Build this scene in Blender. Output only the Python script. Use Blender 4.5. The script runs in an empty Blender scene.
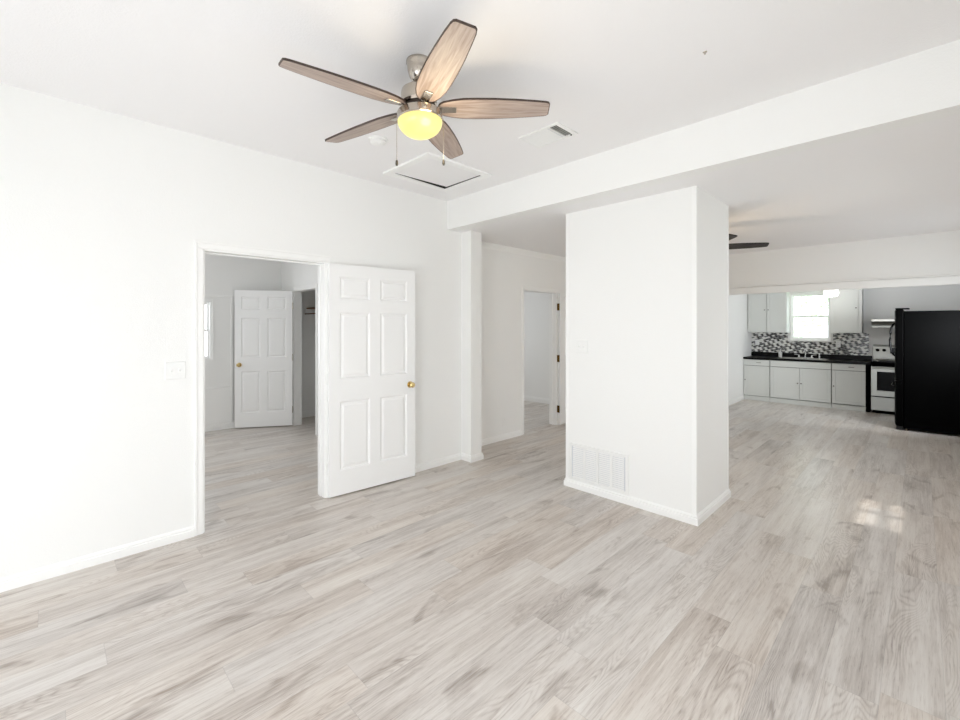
import bpy, bmesh, math, random
from mathutils import Vector, Matrix
random.seed(7)
PI = math.pi
sc = bpy.context.scene
C = sc.collection

# ------------------------------------------------------------------ camera
cam = bpy.data.cameras.new('camera')
cam.sensor_width = 36.0
cam.lens = 36.0 * 435.9 / 960
cam.shift_y = -33.2 / 960
cam.clip_start = 0.05
co = bpy.data.objects.new('camera', cam); C.objects.link(co)
co.location = (0, 0, 1.45)
co.rotation_euler = (PI / 2, 0, math.radians(45.353))
sc.camera = co

# ------------------------------------------------------------------ exposure, world, sun, daylight through the windows, added fill lamps
sc.view_settings.view_transform = 'Standard'
sc.view_settings.look = 'None'
sc.view_settings.gamma = 1
sc.view_settings.use_curve_mapping = False
sc.view_settings.exposure = 0.95
sc.cycles.use_denoising = True
sc.cycles.max_bounces = 14
sc.cycles.diffuse_bounces = 10
sc.cycles.glossy_bounces = 5
sc.cycles.transparent_max_bounces = 12
sc.cycles.sample_clamp_indirect = 6
sc.cycles.caustics_reflective = False
sc.cycles.caustics_refractive = False

world = bpy.data.worlds.new('world'); sc.world = world
world.use_nodes = True
bg = world.node_tree.nodes['Background']
bg.inputs[0].default_value = (0.885, 0.94, 1.0, 1)
bg.inputs[1].default_value = 1.7


def sun(loc, direction, strength, angle):
    l = bpy.data.lights.new('sun', 'SUN'); l.energy = strength; l.angle = math.radians(angle)
    l.color = (1.0, 0.96, 0.9)
    o = bpy.data.objects.new('sun', l); C.objects.link(o)
    o.location = loc
    o.rotation_euler = Vector(direction).to_track_quat('-Z', 'Y').to_euler()


def area(name, loc, direction, w, h, power, color=(1, 1, 1), spread=180):
    l = bpy.data.lights.new(name, 'AREA'); l.shape = 'RECTANGLE'; l.size = w; l.size_y = h
    l.energy = power; l.color = color; l.spread = math.radians(spread)
    o = bpy.data.objects.new(name, l); C.objects.link(o)
    o.location = loc
    o.rotation_euler = Vector(direction).to_track_quat('-Z', 'Z').to_euler()
    return o


DAY = (0.91, 0.952, 1.0)
sun((6, 4.5, 12), (-1, 0.02, -1.73), 1.5, 2.6)
area('daylight_front_one', (-2.45, -1.84, 0.85), (0.1, 1, -0.7), 1.6, 1.1, 0.8, DAY)
area('daylight_front_two', (-0.6, -1.84, 0.85), (0, 1, -0.45), 1.6, 1.1, 20, DAY)
area('daylight_right_near', (0.55, 0.7, 1.0), (-1, 0.3, -0.55), 1.5, 1.0, 5.5, DAY)
area('daylight_right_mid', (0.55, 4.55, 1.5), (-1, -0.1, -0.6), 0.7, 0.7, 3.2, DAY)
area('daylight_right_far', (0.55, 6.1, 1.4), (-1, -0.3, -0.5), 0.9, 1.2, 0.6, DAY)
area('fill_kitchen_side', (0.55, 7.7, 1.4), (-0.55, 1, -0.05), 0.65, 0.65, 19, DAY, 130)  # added fill lamp, set at a kitchen window that is made up
area('daylight_bedroom', (-6.88, 0.6, 1.4), (1, 0, -0.05), 1.0, 0.8, 5.5, DAY)
area('fill_bedroom_front', (-5.3, -0.92, 1.5), (0, 1, 0.05), 1.2, 1.2, 7, DAY)  # added fill lamp; the bedroom wall behind it has no window
area('fill_back_bedroom', (-6.9, 5.2, 1.5), (1, 0, -0.05), 1.2, 1.2, 9, DAY)  # added fill lamp for the room off the hall; solid wall behind


# ------------------------------------------------------------------ materials
def new_mat(name):
    m = bpy.data.materials.new(name); m.use_nodes = True
    nt = m.node_tree
    return m, nt, nt.nodes['Principled BSDF']


def S(r, g, b):
    f = lambda c: (c / 255 / 12.92) if c / 255 <= 0.04045 else ((c / 255 + 0.055) / 1.055) ** 2.4
    return (f(r), f(g), f(b), 1)


def simple(name, col, rough=0.5, metal=0.0, bump=0.0, bscale=60, spec=0.5, emit=None, estr=0.0, vary=0.0):
    m, nt, p = new_mat(name)
    p.inputs['Base Color'].default_value = col
    p.inputs['Roughness'].default_value = rough
    p.inputs['Metallic'].default_value = metal
    p.inputs['Specular IOR Level'].default_value = spec
    tc = nt.nodes.new('ShaderNodeTexCoord')
    if bump:
        n = nt.nodes.new('ShaderNodeTexNoise'); n.inputs['Scale'].default_value = bscale; n.inputs['Detail'].default_value = 4
        nt.links.new(tc.outputs['Object'], n.inputs['Vector'])
        b = nt.nodes.new('ShaderNodeBump'); b.inputs['Strength'].default_value = bump; b.inputs['Distance'].default_value = 0.004
        nt.links.new(n.outputs['Fac'], b.inputs['Height']); nt.links.new(b.outputs['Normal'], p.inputs['Normal'])
    if vary:
        n = nt.nodes.new('ShaderNodeTexNoise'); n.inputs['Scale'].default_value = 1.3; n.inputs['Detail'].default_value = 3
        nt.links.new(tc.outputs['Object'], n.inputs['Vector'])
        mx = nt.nodes.new('ShaderNodeMix'); mx.data_type = 'RGBA'
        mx.inputs[6].default_value = col
        mx.inputs[7].default_value = tuple(c * (1 - vary) for c in col[:3]) + (1,)
        nt.links.new(n.outputs['Fac'], mx.inputs[0]); nt.links.new(mx.outputs[2], p.inputs['Base Color'])
    if emit:
        p.inputs['Emission Color'].default_value = emit
        p.inputs['Emission Strength'].default_value = estr
    return m


def math_node(nt, op, a, b=None, c=None):
    n = nt.nodes.new('ShaderNodeMath'); n.operation = op
    for i, v in enumerate((a, b, c)):
        if v is None: continue
        if isinstance(v, (int, float)): n.inputs[i].default_value = v
        else: nt.links.new(v, n.inputs[i])
    return n.outputs[0]


def floor_material():
    m, nt, p = new_mat('vinyl_plank')
    W, L = 0.18, 1.22
    tc = nt.nodes.new('ShaderNodeTexCoord')
    sp = nt.nodes.new('ShaderNodeSeparateXYZ'); nt.links.new(tc.outputs['Object'], sp.inputs[0])
    xs = math_node(nt, 'DIVIDE', math_node(nt, 'ADD', sp.outputs[0], 0.115), W)
    row = math_node(nt, 'FLOOR', xs)
    wn = nt.nodes.new('ShaderNodeTexWhiteNoise'); wn.noise_dimensions = '1D'; nt.links.new(row, wn.inputs['W'])
    ys = math_node(nt, 'ADD', math_node(nt, 'DIVIDE', sp.outputs[1], L), math_node(nt, 'MULTIPLY', wn.outputs['Value'], 7.0))
    col = math_node(nt, 'FLOOR', ys)
    cb = nt.nodes.new('ShaderNodeCombineXYZ'); nt.links.new(row, cb.inputs[0]); nt.links.new(col, cb.inputs[1])
    wn2 = nt.nodes.new('ShaderNodeTexWhiteNoise'); wn2.noise_dimensions = '3D'; nt.links.new(cb.outputs[0], wn2.inputs['Vector'])
    rnd = wn2.outputs['Value']
    off = nt.nodes.new('ShaderNodeVectorMath'); off.operation = 'SCALE'; nt.links.new(wn2.outputs['Color'], off.inputs[0]); off.inputs['Scale'].default_value = 40

    def stretched(sx, sy, scale, detail, rough, dist=0.0):
        mp = nt.nodes.new('ShaderNodeVectorMath'); mp.operation = 'MULTIPLY_ADD'
        nt.links.new(tc.outputs['Object'], mp.inputs[0]); mp.inputs[1].default_value = (sx, sy, 1); nt.links.new(off.outputs[0], mp.inputs[2])
        n = nt.nodes.new('ShaderNodeTexNoise'); n.inputs['Scale'].default_value = scale; n.inputs['Detail'].default_value = detail
        n.inputs['Roughness'].default_value = rough; n.inputs['Distortion'].default_value = dist
        nt.links.new(mp.outputs[0], n.inputs['Vector'])
        return n.outputs['Fac']
    streak = stretched(14, 1.1, 1.0, 6, 0.62, 0.6)          # broad streaks along the board
    fine = stretched(90, 3.0, 1.0, 5, 0.7)                  # fine pores
    knot = stretched(7, 2.2, 1.0, 3, 0.5, 1.0)              # darker smudges
    body = stretched(5.5, 0.75, 1.0, 2, 0.45, 0.3)          # contour lines make cathedral grain
    rings = math_node(nt, 'SINE', math_node(nt, 'MULTIPLY', body, 300.0))
    rings = math_node(nt, 'POWER', math_node(nt, 'MULTIPLY_ADD', rings, 0.5, 0.5), 2.2)
    ringmask = nt.nodes.new('ShaderNodeMapRange'); nt.links.new(stretched(4, 0.9, 1.0, 2, 0.5), ringmask.inputs[0])
    ringmask.inputs[1].default_value = 0.48; ringmask.inputs[2].default_value = 0.62
    rings = math_node(nt, 'MULTIPLY', rings, ringmask.outputs[0])
    t = math_node(nt, 'MULTIPLY_ADD', math_node(nt, 'SUBTRACT', streak, 0.5), 1.15, 0.52)
    t = math_node(nt, 'MULTIPLY_ADD', math_node(nt, 'SUBTRACT', fine, 0.5), 0.9, t)
    pores = nt.nodes.new('ShaderNodeMapRange'); nt.links.new(stretched(330, 13, 1.0, 4, 0.65), pores.inputs[0])
    pores.inputs[1].default_value = 0.54; pores.inputs[2].default_value = 0.66
    t = math_node(nt, 'MULTIPLY_ADD', pores.outputs[0], -0.26, math_node(nt, 'ADD', t, 0.05))
    t = math_node(nt, 'MULTIPLY_ADD', math_node(nt, 'SUBTRACT', rnd, 0.5), 0.17, t)
    t = math_node(nt, 'MULTIPLY_ADD', math_node(nt, 'SUBTRACT', stretched(3.0, 1.3, 1.0, 3, 0.6, 0.4), 0.5), 0.55, t)
    t = math_node(nt, 'MULTIPLY_ADD', rings, -0.22, t)
    kn = nt.nodes.new('ShaderNodeMapRange'); nt.links.new(knot, kn.inputs[0]); kn.inputs[1].default_value = 0.60; kn.inputs[2].default_value = 0.76
    t = math_node(nt, 'MULTIPLY_ADD', kn.outputs[0], -0.50, t)
    ramp = nt.nodes.new('ShaderNodeValToRGB'); nt.links.new(t, ramp.inputs[0])
    e = ramp.color_ramp.elements
    e[0].position = 0.0; e[0].color = S(152, 141, 132)
    e[1].position = 1.0; e[1].color = S(220, 216, 210)
    k = e.new(0.32); k.color = S(184, 175, 167)
    k = e.new(0.60); k.color = S(205, 198, 191)
    # hue: some boards warmer, some greyer
    hs = nt.nodes.new('ShaderNodeHueSaturation'); nt.links.new(ramp.outputs[0], hs.inputs['Color'])
    sp2 = nt.nodes.new('ShaderNodeSeparateXYZ'); nt.links.new(wn2.outputs['Color'], sp2.inputs[0])
    nt.links.new(math_node(nt, 'MULTIPLY_ADD', sp2.outputs[1], 0.5, 0.8), hs.inputs['Saturation'])
    # seams
    fx = math_node(nt, 'FRACT', xs); fy = math_node(nt, 'FRACT', ys)
    dx = math_node(nt, 'MULTIPLY', math_node(nt, 'MINIMUM', fx, math_node(nt, 'SUBTRACT', 1.0, fx)), W)
    dy = math_node(nt, 'MULTIPLY', math_node(nt, 'MINIMUM', fy, math_node(nt, 'SUBTRACT', 1.0, fy)), L)
    d = math_node(nt, 'MINIMUM', dx, dy)
    sm = nt.nodes.new('ShaderNodeMapRange'); nt.links.new(d, sm.inputs[0]); sm.inputs[1].default_value = 0.0006; sm.inputs[2].default_value = 0.0018
    sm.inputs[3].default_value = 0.84; sm.inputs[4].default_value = 1.0
    mx = nt.nodes.new('ShaderNodeMix'); mx.data_type = 'RGBA'; mx.blend_type = 'MULTIPLY'; mx.inputs[0].default_value = 1
    nt.links.new(hs.outputs[0], mx.inputs[6])
    cc = nt.nodes.new('ShaderNodeCombineColor')
    for i in range(3): nt.links.new(sm.outputs[0], cc.inputs[i])
    nt.links.new(cc.outputs[0], mx.inputs[7])
    nt.links.new(mx.outputs[2], p.inputs['Base Color'])
    p.inputs['Specular IOR Level'].default_value = 0.5
    nt.links.new(math_node(nt, 'MULTIPLY_ADD', fine, 0.14, 0.24), p.inputs['Roughness'])
    b = nt.nodes.new('ShaderNodeBump'); b.inputs['Strength'].default_value = 0.12; b.inputs['Distance'].default_value = 0.002
    h = math_node(nt, 'MULTIPLY_ADD', fine, 0.35, math_node(nt, 'MULTIPLY', sm.outputs[0], 0.6))
    nt.links.new(h, b.inputs['Height']); nt.links.new(b.outputs['Normal'], p.inputs['Normal'])
    return m


def wood(name, dark, light, sx, sy, rough=0.45):
    m, nt, p = new_mat(name)
    tc = nt.nodes.new('ShaderNodeTexCoord')
    mp = nt.nodes.new('ShaderNodeMapping'); mp.inputs['Scale'].default_value = (sx, sy, sy)
    nt.links.new(tc.outputs['Object'], mp.inputs[0])
    n = nt.nodes.new('ShaderNodeTexNoise'); n.inputs['Scale'].default_value = 1; n.inputs['Detail'].default_value = 6; n.inputs['Distortion'].default_value = 0.8
    nt.links.new(mp.outputs[0], n.inputs['Vector'])
    r = nt.nodes.new('ShaderNodeValToRGB'); nt.links.new(n.outputs['Fac'], r.inputs[0])
    r.color_ramp.elements[0].position = 0.3; r.color_ramp.elements[0].color = dark
    r.color_ramp.elements[1].position = 0.7; r.color_ramp.elements[1].color = light
    nt.links.new(r.outputs[0], p.inputs['Base Color'])
    p.inputs['Roughness'].default_value = rough
    return m


def mosaic():
    m, nt, p = new_mat('mosaic_tile')
    tc = nt.nodes.new('ShaderNodeTexCoord')
    mp = nt.nodes.new('ShaderNodeMapping'); mp.inputs['Rotation'].default_value = (0, math.radians(38), 0)
    mp.inputs['Scale'].default_value = (1 / 0.052, 1, 1 / 0.026)
    nt.links.new(tc.outputs['Object'], mp.inputs[0])
    sp = nt.nodes.new('ShaderNodeSeparateXYZ'); nt.links.new(mp.outputs[0], sp.inputs[0])
    rz = math_node(nt, 'FLOOR', sp.outputs[2])
    xx = math_node(nt, 'MULTIPLY_ADD', rz, 0.5, sp.outputs[0])
    rx = math_node(nt, 'FLOOR', xx)
    cb = nt.nodes.new('ShaderNodeCombineXYZ'); nt.links.new(rx, cb.inputs[0]); nt.links.new(rz, cb.inputs[2])
    wn = nt.nodes.new('ShaderNodeTexWhiteNoise'); nt.links.new(cb.outputs[0], wn.inputs['Vector'])
    r = nt.nodes.new('ShaderNodeValToRGB'); r.color_ramp.interpolation = 'CONSTANT'
    val = math_node(nt, 'FRACT', math_node(nt, 'MULTIPLY_ADD', wn.outputs['Value'], 0.42, math_node(nt, 'ADD', math_node(nt, 'MULTIPLY', rx, 0.5), math_node(nt, 'MULTIPLY', rz, 0.27))))
    nt.links.new(val, r.inputs[0])
    e = r.color_ramp.elements
    e[0].position = 0; e[0].color = S(22, 22, 24)
    e[1].position = 0.40; e[1].color = S(232, 232, 228)
    k = e.new(0.84); k.color = S(120, 122, 122)
    fx = math_node(nt, 'FRACT', xx); fz = math_node(nt, 'FRACT', sp.outputs[2])
    ex = math_node(nt, 'MINIMUM', fx, math_node(nt, 'SUBTRACT', 1.0, fx))
    ez = math_node(nt, 'MULTIPLY', math_node(nt, 'MINIMUM', fz, math_node(nt, 'SUBTRACT', 1.0, fz)), 0.5)
    g = math_node(nt, 'LESS_THAN', math_node(nt, 'MINIMUM', ex, ez), 0.03)
    mx = nt.nodes.new('ShaderNodeMix'); mx.data_type = 'RGBA'; nt.links.new(g, mx.inputs[0])
    nt.links.new(r.outputs[0], mx.inputs[6]); mx.inputs[7].default_value = S(190, 190, 186)
    nt.links.new(mx.outputs[2], p.inputs['Base Color'])
    p.inputs['Roughness'].default_value = 0.2
    return m


def glass_material():
    m, nt, p = new_mat('window_glass')
    out = nt.nodes['Material Output']
    tr = nt.nodes.new('ShaderNodeBsdfTransparent')
    gl = nt.nodes.new('ShaderNodeBsdfGlossy'); gl.inputs['Roughness'].default_value = 0.02
    lw_ = nt.nodes.new('ShaderNodeLayerWeight'); lw_.inputs['Blend'].default_value = 0.5
    fac = math_node(nt, 'MULTIPLY_ADD', math_node(nt, 'POWER', lw_.outputs['Facing'], 4.0), 0.5, 0.03)
    mx = nt.nodes.new('ShaderNodeMixShader')
    nt.links.new(fac, mx.inputs[0]); nt.links.new(tr.outputs[0], mx.inputs[1]); nt.links.new(gl.outputs[0], mx.inputs[2])
    nt.links.new(mx.outputs[0], out.inputs['Surface'])
    return m


def leaf_material():
    m, nt, p = new_mat('leaf')
    oi = nt.nodes.new('ShaderNodeTexCoord')
    n = nt.nodes.new('ShaderNodeTexNoise'); n.inputs['Scale'].default_value = 3
    nt.links.new(oi.outputs['Object'], n.inputs['Vector'])
    r = nt.nodes.new('ShaderNodeValToRGB'); nt.links.new(n.outputs['Fac'], r.inputs[0])
    r.color_ramp.elements[0].color = S(190, 222, 180); r.color_ramp.elements[1].color = S(225, 244, 215)
    nt.links.new(r.outputs[0], p.inputs['Base Color'])
    return m


M = {
    'wall': simple('white_wall_paint', S(240, 240, 238), 0.75, bump=0.25, bscale=140, spec=0.25),
    'ceiling': simple('white_ceiling_paint', S(241, 240, 240), 0.85, bump=0.3, bscale=110, spec=0.2),
    'trim': simple('white_trim_paint', S(243, 243, 241), 0.38, bump=0.03, bscale=30, spec=0.4),
    'door': simple('white_door_paint', S(242, 242, 241), 0.42, bump=0.05, bscale=50, spec=0.4),
    'floor': floor_material(),
    'plastic': simple('white_plastic', S(238, 238, 236), 0.35, bump=0.02),
    'slot': simple('shadow_gap_black', S(24, 23, 22), 0.9, bump=0.05),
    'attic_shade': simple('painted_attic_shade', S(40, 37, 34), 0.9, bump=0.05),  # near-black colour painting the shade inside the hatch
    'brass': simple('polished_brass', S(226, 200, 142), 0.2, 1.0, bump=0.02),
    'old_brass': simple('antique_brass', S(110, 85, 45), 0.35, 1.0, bump=0.05),
    'nickel': simple('brushed_nickel', S(190, 182, 172), 0.2, 1.0, bump=0.02, bscale=200),
    'chrome': simple('chrome', S(225, 225, 225), 0.1, 1.0, bump=0.01),
    'steel': simple('stainless_steel', S(205, 204, 200), 0.3, 1.0, bump=0.03, bscale=120),
    'range_white': simple('pale_range_enamel', S(172, 173, 168), 0.3, 0.5, bump=0.02),
    'black_gloss': simple('black_appliance_enamel', S(2, 2, 2), 0.5, bump=0.06, bscale=220, spec=0.02),
    'black_glass': simple('black_glass', S(4, 4, 5), 0.12, bump=0.01, spec=0.05),
    'counter': simple('black_laminate', S(12, 12, 13), 0.28, bump=0.03, bscale=90, spec=0.12),
    'cabinet': simple('pale_grey_cabinet_paint', S(212, 214, 210), 0.5, bump=0.04, bscale=40),
    'knob': simple('dark_pewter', S(95, 90, 82), 0.3, 1.0, bump=0.03),
    'mosaic': mosaic(),
    'glass': glass_material(),
    'blade_under': wood('washed_oak', S(146, 127, 116), S(190, 174, 163), 5, 60),
    'blade_edge': simple('dark_blade_edge', S(62, 47, 40), 0.5, bump=0.05),  # dark tone for blade rims and tops
    'black_blade': simple('black_fan_blade', S(26, 21, 19), 0.45, bump=0.05),
    'grey_blade': simple('dark_bronze', S(60, 52, 46), 0.4, 0.6, bump=0.05),
    'bowl': simple('lit_amber_glass', S(120, 105, 60), 0.25, bump=0.02, emit=(1.0, 0.85, 0.30, 1), estr=0.50),
    'lit_glass': simple('lit_opal_glass', S(250, 250, 245), 0.3, bump=0.02, emit=(1, 0.99, 0.96, 1), estr=2.6),
    'shelf_wood': wood('closet_pine', S(92, 66, 44), S(150, 112, 76), 4, 40),
    'leaf': leaf_material(),
    'bark': wood('bark', S(80, 66, 54), S(120, 102, 86), 20, 4, 0.9),
    'grass': simple('lawn', S(180, 205, 165), 0.9, bump=0.5, bscale=30, vary=0.3),
}


# ------------------------------------------------------------------ mesh helpers
class MB:
    def __init__(self):
        self.b = bmesh.new()

    def box(self, x0, x1, y0, y1, z0, z1, mi=0):
        vs = [self.b.verts.new(p) for p in ((x0, y0, z0), (x1, y0, z0), (x1, y1, z0), (x0, y1, z0), (x0, y0, z1), (x1, y0, z1), (x1, y1, z1), (x0, y1, z1))]
        for f in ((3, 2, 1, 0), (4, 5, 6, 7), (0, 1, 5, 4), (1, 2, 6, 5), (2, 3, 7, 6), (3, 0, 4, 7)):
            self.b.faces.new([vs[i] for i in f]).material_index = mi
        return self

    def prism(self, pts, axis_from, axis_to):
        """pts: list of 3D points (a planar loop), extruded by axis_to - axis_from."""
        d = Vector(axis_to) - Vector(axis_from)
        a = [self.b.verts.new(Vector(p)) for p in pts]
        c = [self.b.verts.new(Vector(p) + d) for p in pts]
        n = len(pts)
        self.b.faces.new(a[::-1]); self.b.faces.new(c)
        for i in range(n):
            self.b.faces.new((a[i], a[(i + 1) % n], c[(i + 1) % n], c[i]))
        return self

    def lathe(self, prof, center=(0, 0, 0), n=40, axis='Z', mi=0):
        """prof: list of (radius, height); closed at the ends."""
        cx, cy, cz = center
        rings = []
        for r, h in prof:
            if r < 1e-6:
                pts = [(0, 0, h)]
            else:
                pts = [(r * math.cos(2 * PI * i / n), r * math.sin(2 * PI * i / n), h) for i in range(n)]
            out = []
            for x, y, z in pts:
                if axis == 'X': x, y, z = z, x, y
                elif axis == 'Y': x, y, z = y, z, x
                out.append(self.b.verts.new((x + cx, y + cy, z + cz)))
            rings.append(out)
        for a, c in zip(rings, rings[1:]):
            if len(a) == 1 and len(c) == 1: continue
            for i in range(n):
                j = (i + 1) % n
                if len(a) == 1: f = self.b.faces.new((a[0], c[j], c[i]))
                elif len(c) == 1: f = self.b.faces.new((a[i], a[j], c[0]))
                else: f = self.b.faces.new((a[i], a[j], c[j], c[i]))
                f.material_index = mi
        for r in (rings[0], rings[-1]):
            if len(r) > 1:
                self.b.faces.new(r).material_index = mi
        return self

    def tube(self, path, r, n=10):
        pts = [Vector(p) for p in path]
        rings = []
        up = Vector((0, 0, 1))
        for i, p in enumerate(pts):
            t = (pts[min(i + 1, len(pts) - 1)] - pts[max(i - 1, 0)]).normalized()
            s = t.cross(up)
            if s.length < 1e-3: s = t.cross(Vector((1, 0, 0)))
            s.normalize(); u = s.cross(t)
            rr = r[i] if isinstance(r, (list, tuple)) else r
            rings.append([self.b.verts.new(p + rr * (math.cos(2 * PI * k / n) * s + math.sin(2 * PI * k / n) * u)) for k in range(n)])
        for a, c in zip(rings, rings[1:]):
            for k in range(n):
                self.b.faces.new((a[k], a[(k + 1) % n], c[(k + 1) % n], c[k]))
        self.b.faces.new(rings[0][::-1]); self.b.faces.new(rings[-1])
        return self

    def build(self, name, mat, parent=None, bevel=0.0, smooth=False, mats=None):
        me = bpy.data.meshes.new(name)
        bmesh.ops.recalc_face_normals(self.b, faces=self.b.faces)
        self.b.to_mesh(me); self.b.free()
        for mm in ([mat] + (mats or [])): me.materials.append(mm)
        o = bpy.data.objects.new(name, me); C.objects.link(o)
        if parent: o.parent = parent
        if bevel:
            bv = o.modifiers.new('bevel', 'BEVEL'); bv.width = bevel; bv.segments = 2; bv.limit_method = 'ANGLE'; bv.angle_limit = math.radians(40)
        if smooth:
            for f in me.polygons: f.use_smooth = True
            try: me.set_sharp_from_angle(angle=math.radians(35))
            except Exception: pass
        return o


def tag(o, label, cat, group=None, kind=None):
    o['label'] = label; o['category'] = cat
    if group: o['group'] = group
    if kind: o['kind'] = kind
    return o


def thing(name, label, cat, loc=(0, 0, 0), rotz=0.0, group=None, kind=None):
    o = bpy.data.objects.new(name, None); C.objects.link(o)
    o.empty_display_size = 0.1
    o.location = loc; o.rotation_euler = (0, 0, rotz)
    return tag(o, label, cat, group, kind)


def struct(o, label, cat):
    return tag(o, label, cat, None, 'structure')


def copy_tree(o, parent=None):
    c = o.copy(); C.objects.link(c)
    if parent: c.parent = parent
    for ch in list(o.children): copy_tree(ch, c)
    return c


# ------------------------------------------------------------------ dimensions (metres; camera stands at the origin)
XL = -3.545      # front face of the left wall
XLB = -3.665
XH = -3.773      # hall wall
XR = 0.60        # right wall
YF = -1.90       # front wall, behind the camera
YB = 3.011       # ceiling drop
ZF, ZR, ZK = 2.786, 2.4825, 2.165
YH = 6.92        # kitchen header
YK = 10.49       # kitchen back wall
XK = -2.505      # kitchen left wall
XW = -6.95       # far bedroom wall
D1a, D1b, D1z = 0.767, 1.665, 1.999
D3a, D3b, D3z = 4.555, 5.318, 1.955
ZB = 2.55        # bedroom ceilings

# ------------------------------------------------------------------ floor, ceilings
struct(MB().box(-7.2, 0.75, -2.05, 10.65, -0.12, 0).build('floor', M['floor']), 'pale grey-brown wood-look plank floor running through all rooms', 'floor')
struct(MB().box(XLB, 0.75, -2.05, YB + 0.05, ZF, ZF + 0.12).build('ceiling_front', M['ceiling']), 'higher white ceiling above the ceiling fan with the light', 'ceiling')
struct(MB().box(-3.9, 0.75, YB + 0.13, YH + 0.12, ZR, ZR + 0.12).build('ceiling_rear', M['ceiling']), 'lower white ceiling beyond the white drop, over the column', 'ceiling')
struct(MB().box(XK - 0.12, 0.75, YH + 0.12, YK + 0.15, ZK, ZK + 0.12).build('ceiling_kitchen', M['ceiling']), 'low kitchen ceiling hidden behind the header', 'ceiling')
struct(MB().box(-7.1, XLB, -1.1, 3.5, ZB, ZB + 0.12).build('ceiling_bedroom', M['ceiling']), 'ceiling of the bedroom seen through the open door', 'ceiling')
struct(MB().box(-7.1, XH - 0.12, 3.5, 6.8, ZB, ZB + 0.12).build('ceiling_back_bedroom', M['ceiling']), 'ceiling of the room through the hall doorway', 'ceiling')

# ------------------------------------------------------------------ walls
w = MB()
w.box(XLB, XL, -2.05, D1a, 0, ZF + 0.1).box(XLB, XL, D1a, D1b, D1z, ZF + 0.1).box(XLB, XL, D1b, 3.215, 0, ZF + 0.1)
struct(w.build('wall_left', M['wall']), 'white left wall around the open six-panel door', 'wall')
struct(MB().box(-3.893, -3.39, 3.215, 3.372, 0, ZR + 0.05).build('wall_stub', M['wall']), 'short white wall return at the end of the left wall', 'wall')
w = MB()
w.box(XH - 0.12, XH, 3.372, D3a, 0, ZR + 0.1).box(XH - 0.12, XH, D3a, D3b, D3z, ZR + 0.1).box(XH - 0.12, XH, D3b, YH + 0.1, 0, ZR + 0.1)
struct(w.build('wall_hall', M['wall']), 'shaded white hall wall with a doorway behind the column', 'wall')
struct(MB().box(XLB, 0.75, YB, YB + 0.13, ZR, ZF + 0.1).build('wall_drop', M['wall']), 'long white face where the ceiling drops', 'wall')
w = MB()
w.box(XH - 0.12, XK, YH, YH + 0.12, 0, ZR + 0.1).box(XK, 0.75, YH, YH + 0.12, 1.925, ZR + 0.1)
struct(w.build('wall_header', M['wall']), 'white wall above the kitchen opening', 'wall')
PX0, PX1, PY0, PY1 = -2.284, -1.157, 3.366, 4.12
struct(MB().box(PX0, PX1, PY0, PY1, 0, ZR + 0.02).build('wall_column', M['wall']), 'boxed-in white column in the middle of the room', 'wall')
struct(MB().box(XK - 0.12, XK, YH + 0.12, YK + 0.12, 0, ZR).build('wall_kitchen_left', M['wall']), 'kitchen side wall left of the cabinets', 'wall')
KW0, KW1, KWz0, KWz1 = -1.835, -1.205, 1.19, 2.11
w = MB()
w.box(XK, KW0, YK, YK + 0.14, 0, ZR).box(KW1, 0.75, YK, YK + 0.14, 0, ZR).box(KW0, KW1, YK, YK + 0.14, 0, KWz0).box(KW0, KW1, YK, YK + 0.14, KWz1, ZR)
struct(w.build('wall_kitchen_back', M['wall']), 'kitchen back wall around the bright window', 'wall')
# right wall with window openings (out of the frame; daylight comes in; the kitchen side opening is added for light)
RW = [(-0.9, 1.5, 0.45, 1.75), (4.18, 4.93, 1.17, 1.90), (5.6, 6.6, 0.75, 2.05), (7.35, 8.1, 1.1, 1.8)]
w = MB(); y = -2.05
for a, b, z0, z1 in RW:
    w.box(XR, XR + 0.14, y, a, 0, ZF + 0.1).box(XR, XR + 0.14, a, b, 0, z0).box(XR, XR + 0.14, a, b, z1, ZF + 0.1); y = b
w.box(XR, XR + 0.14, y, YK + 0.14, 0, ZF + 0.1)
struct(MB().box(XR + 0.14, XR + 1.25, 5.3, 8.8, 2.38, 2.46).build('sun_block_eave', M['trim']), 'added eave outside the right wall, keeping sun off the kitchen side windows', 'eave')  # unseen eave added only to block the sun here
struct(w.build('wall_right', M['wall']), 'white right wall with windows, outside the frame', 'wall')
FW = [(-3.3, -1.6, 0.15, 1.75), (-1.45, 0.25, 0.15, 1.75)]
w = MB(); x = XLB
for a, b, z0, z1 in FW:
    w.box(x, a, YF - 0.14, YF, 0, ZF + 0.1).box(a, b, YF - 0.14, YF, 0, z0).box(a, b, YF - 0.14, YF, z1, ZF + 0.1); x = b
w.box(x, XR + 0.14, YF - 0.14, YF, 0, ZF + 0.1)
struct(w.build('wall_front', M['wall']), 'white wall with two large windows behind the viewer', 'wall')
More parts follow.
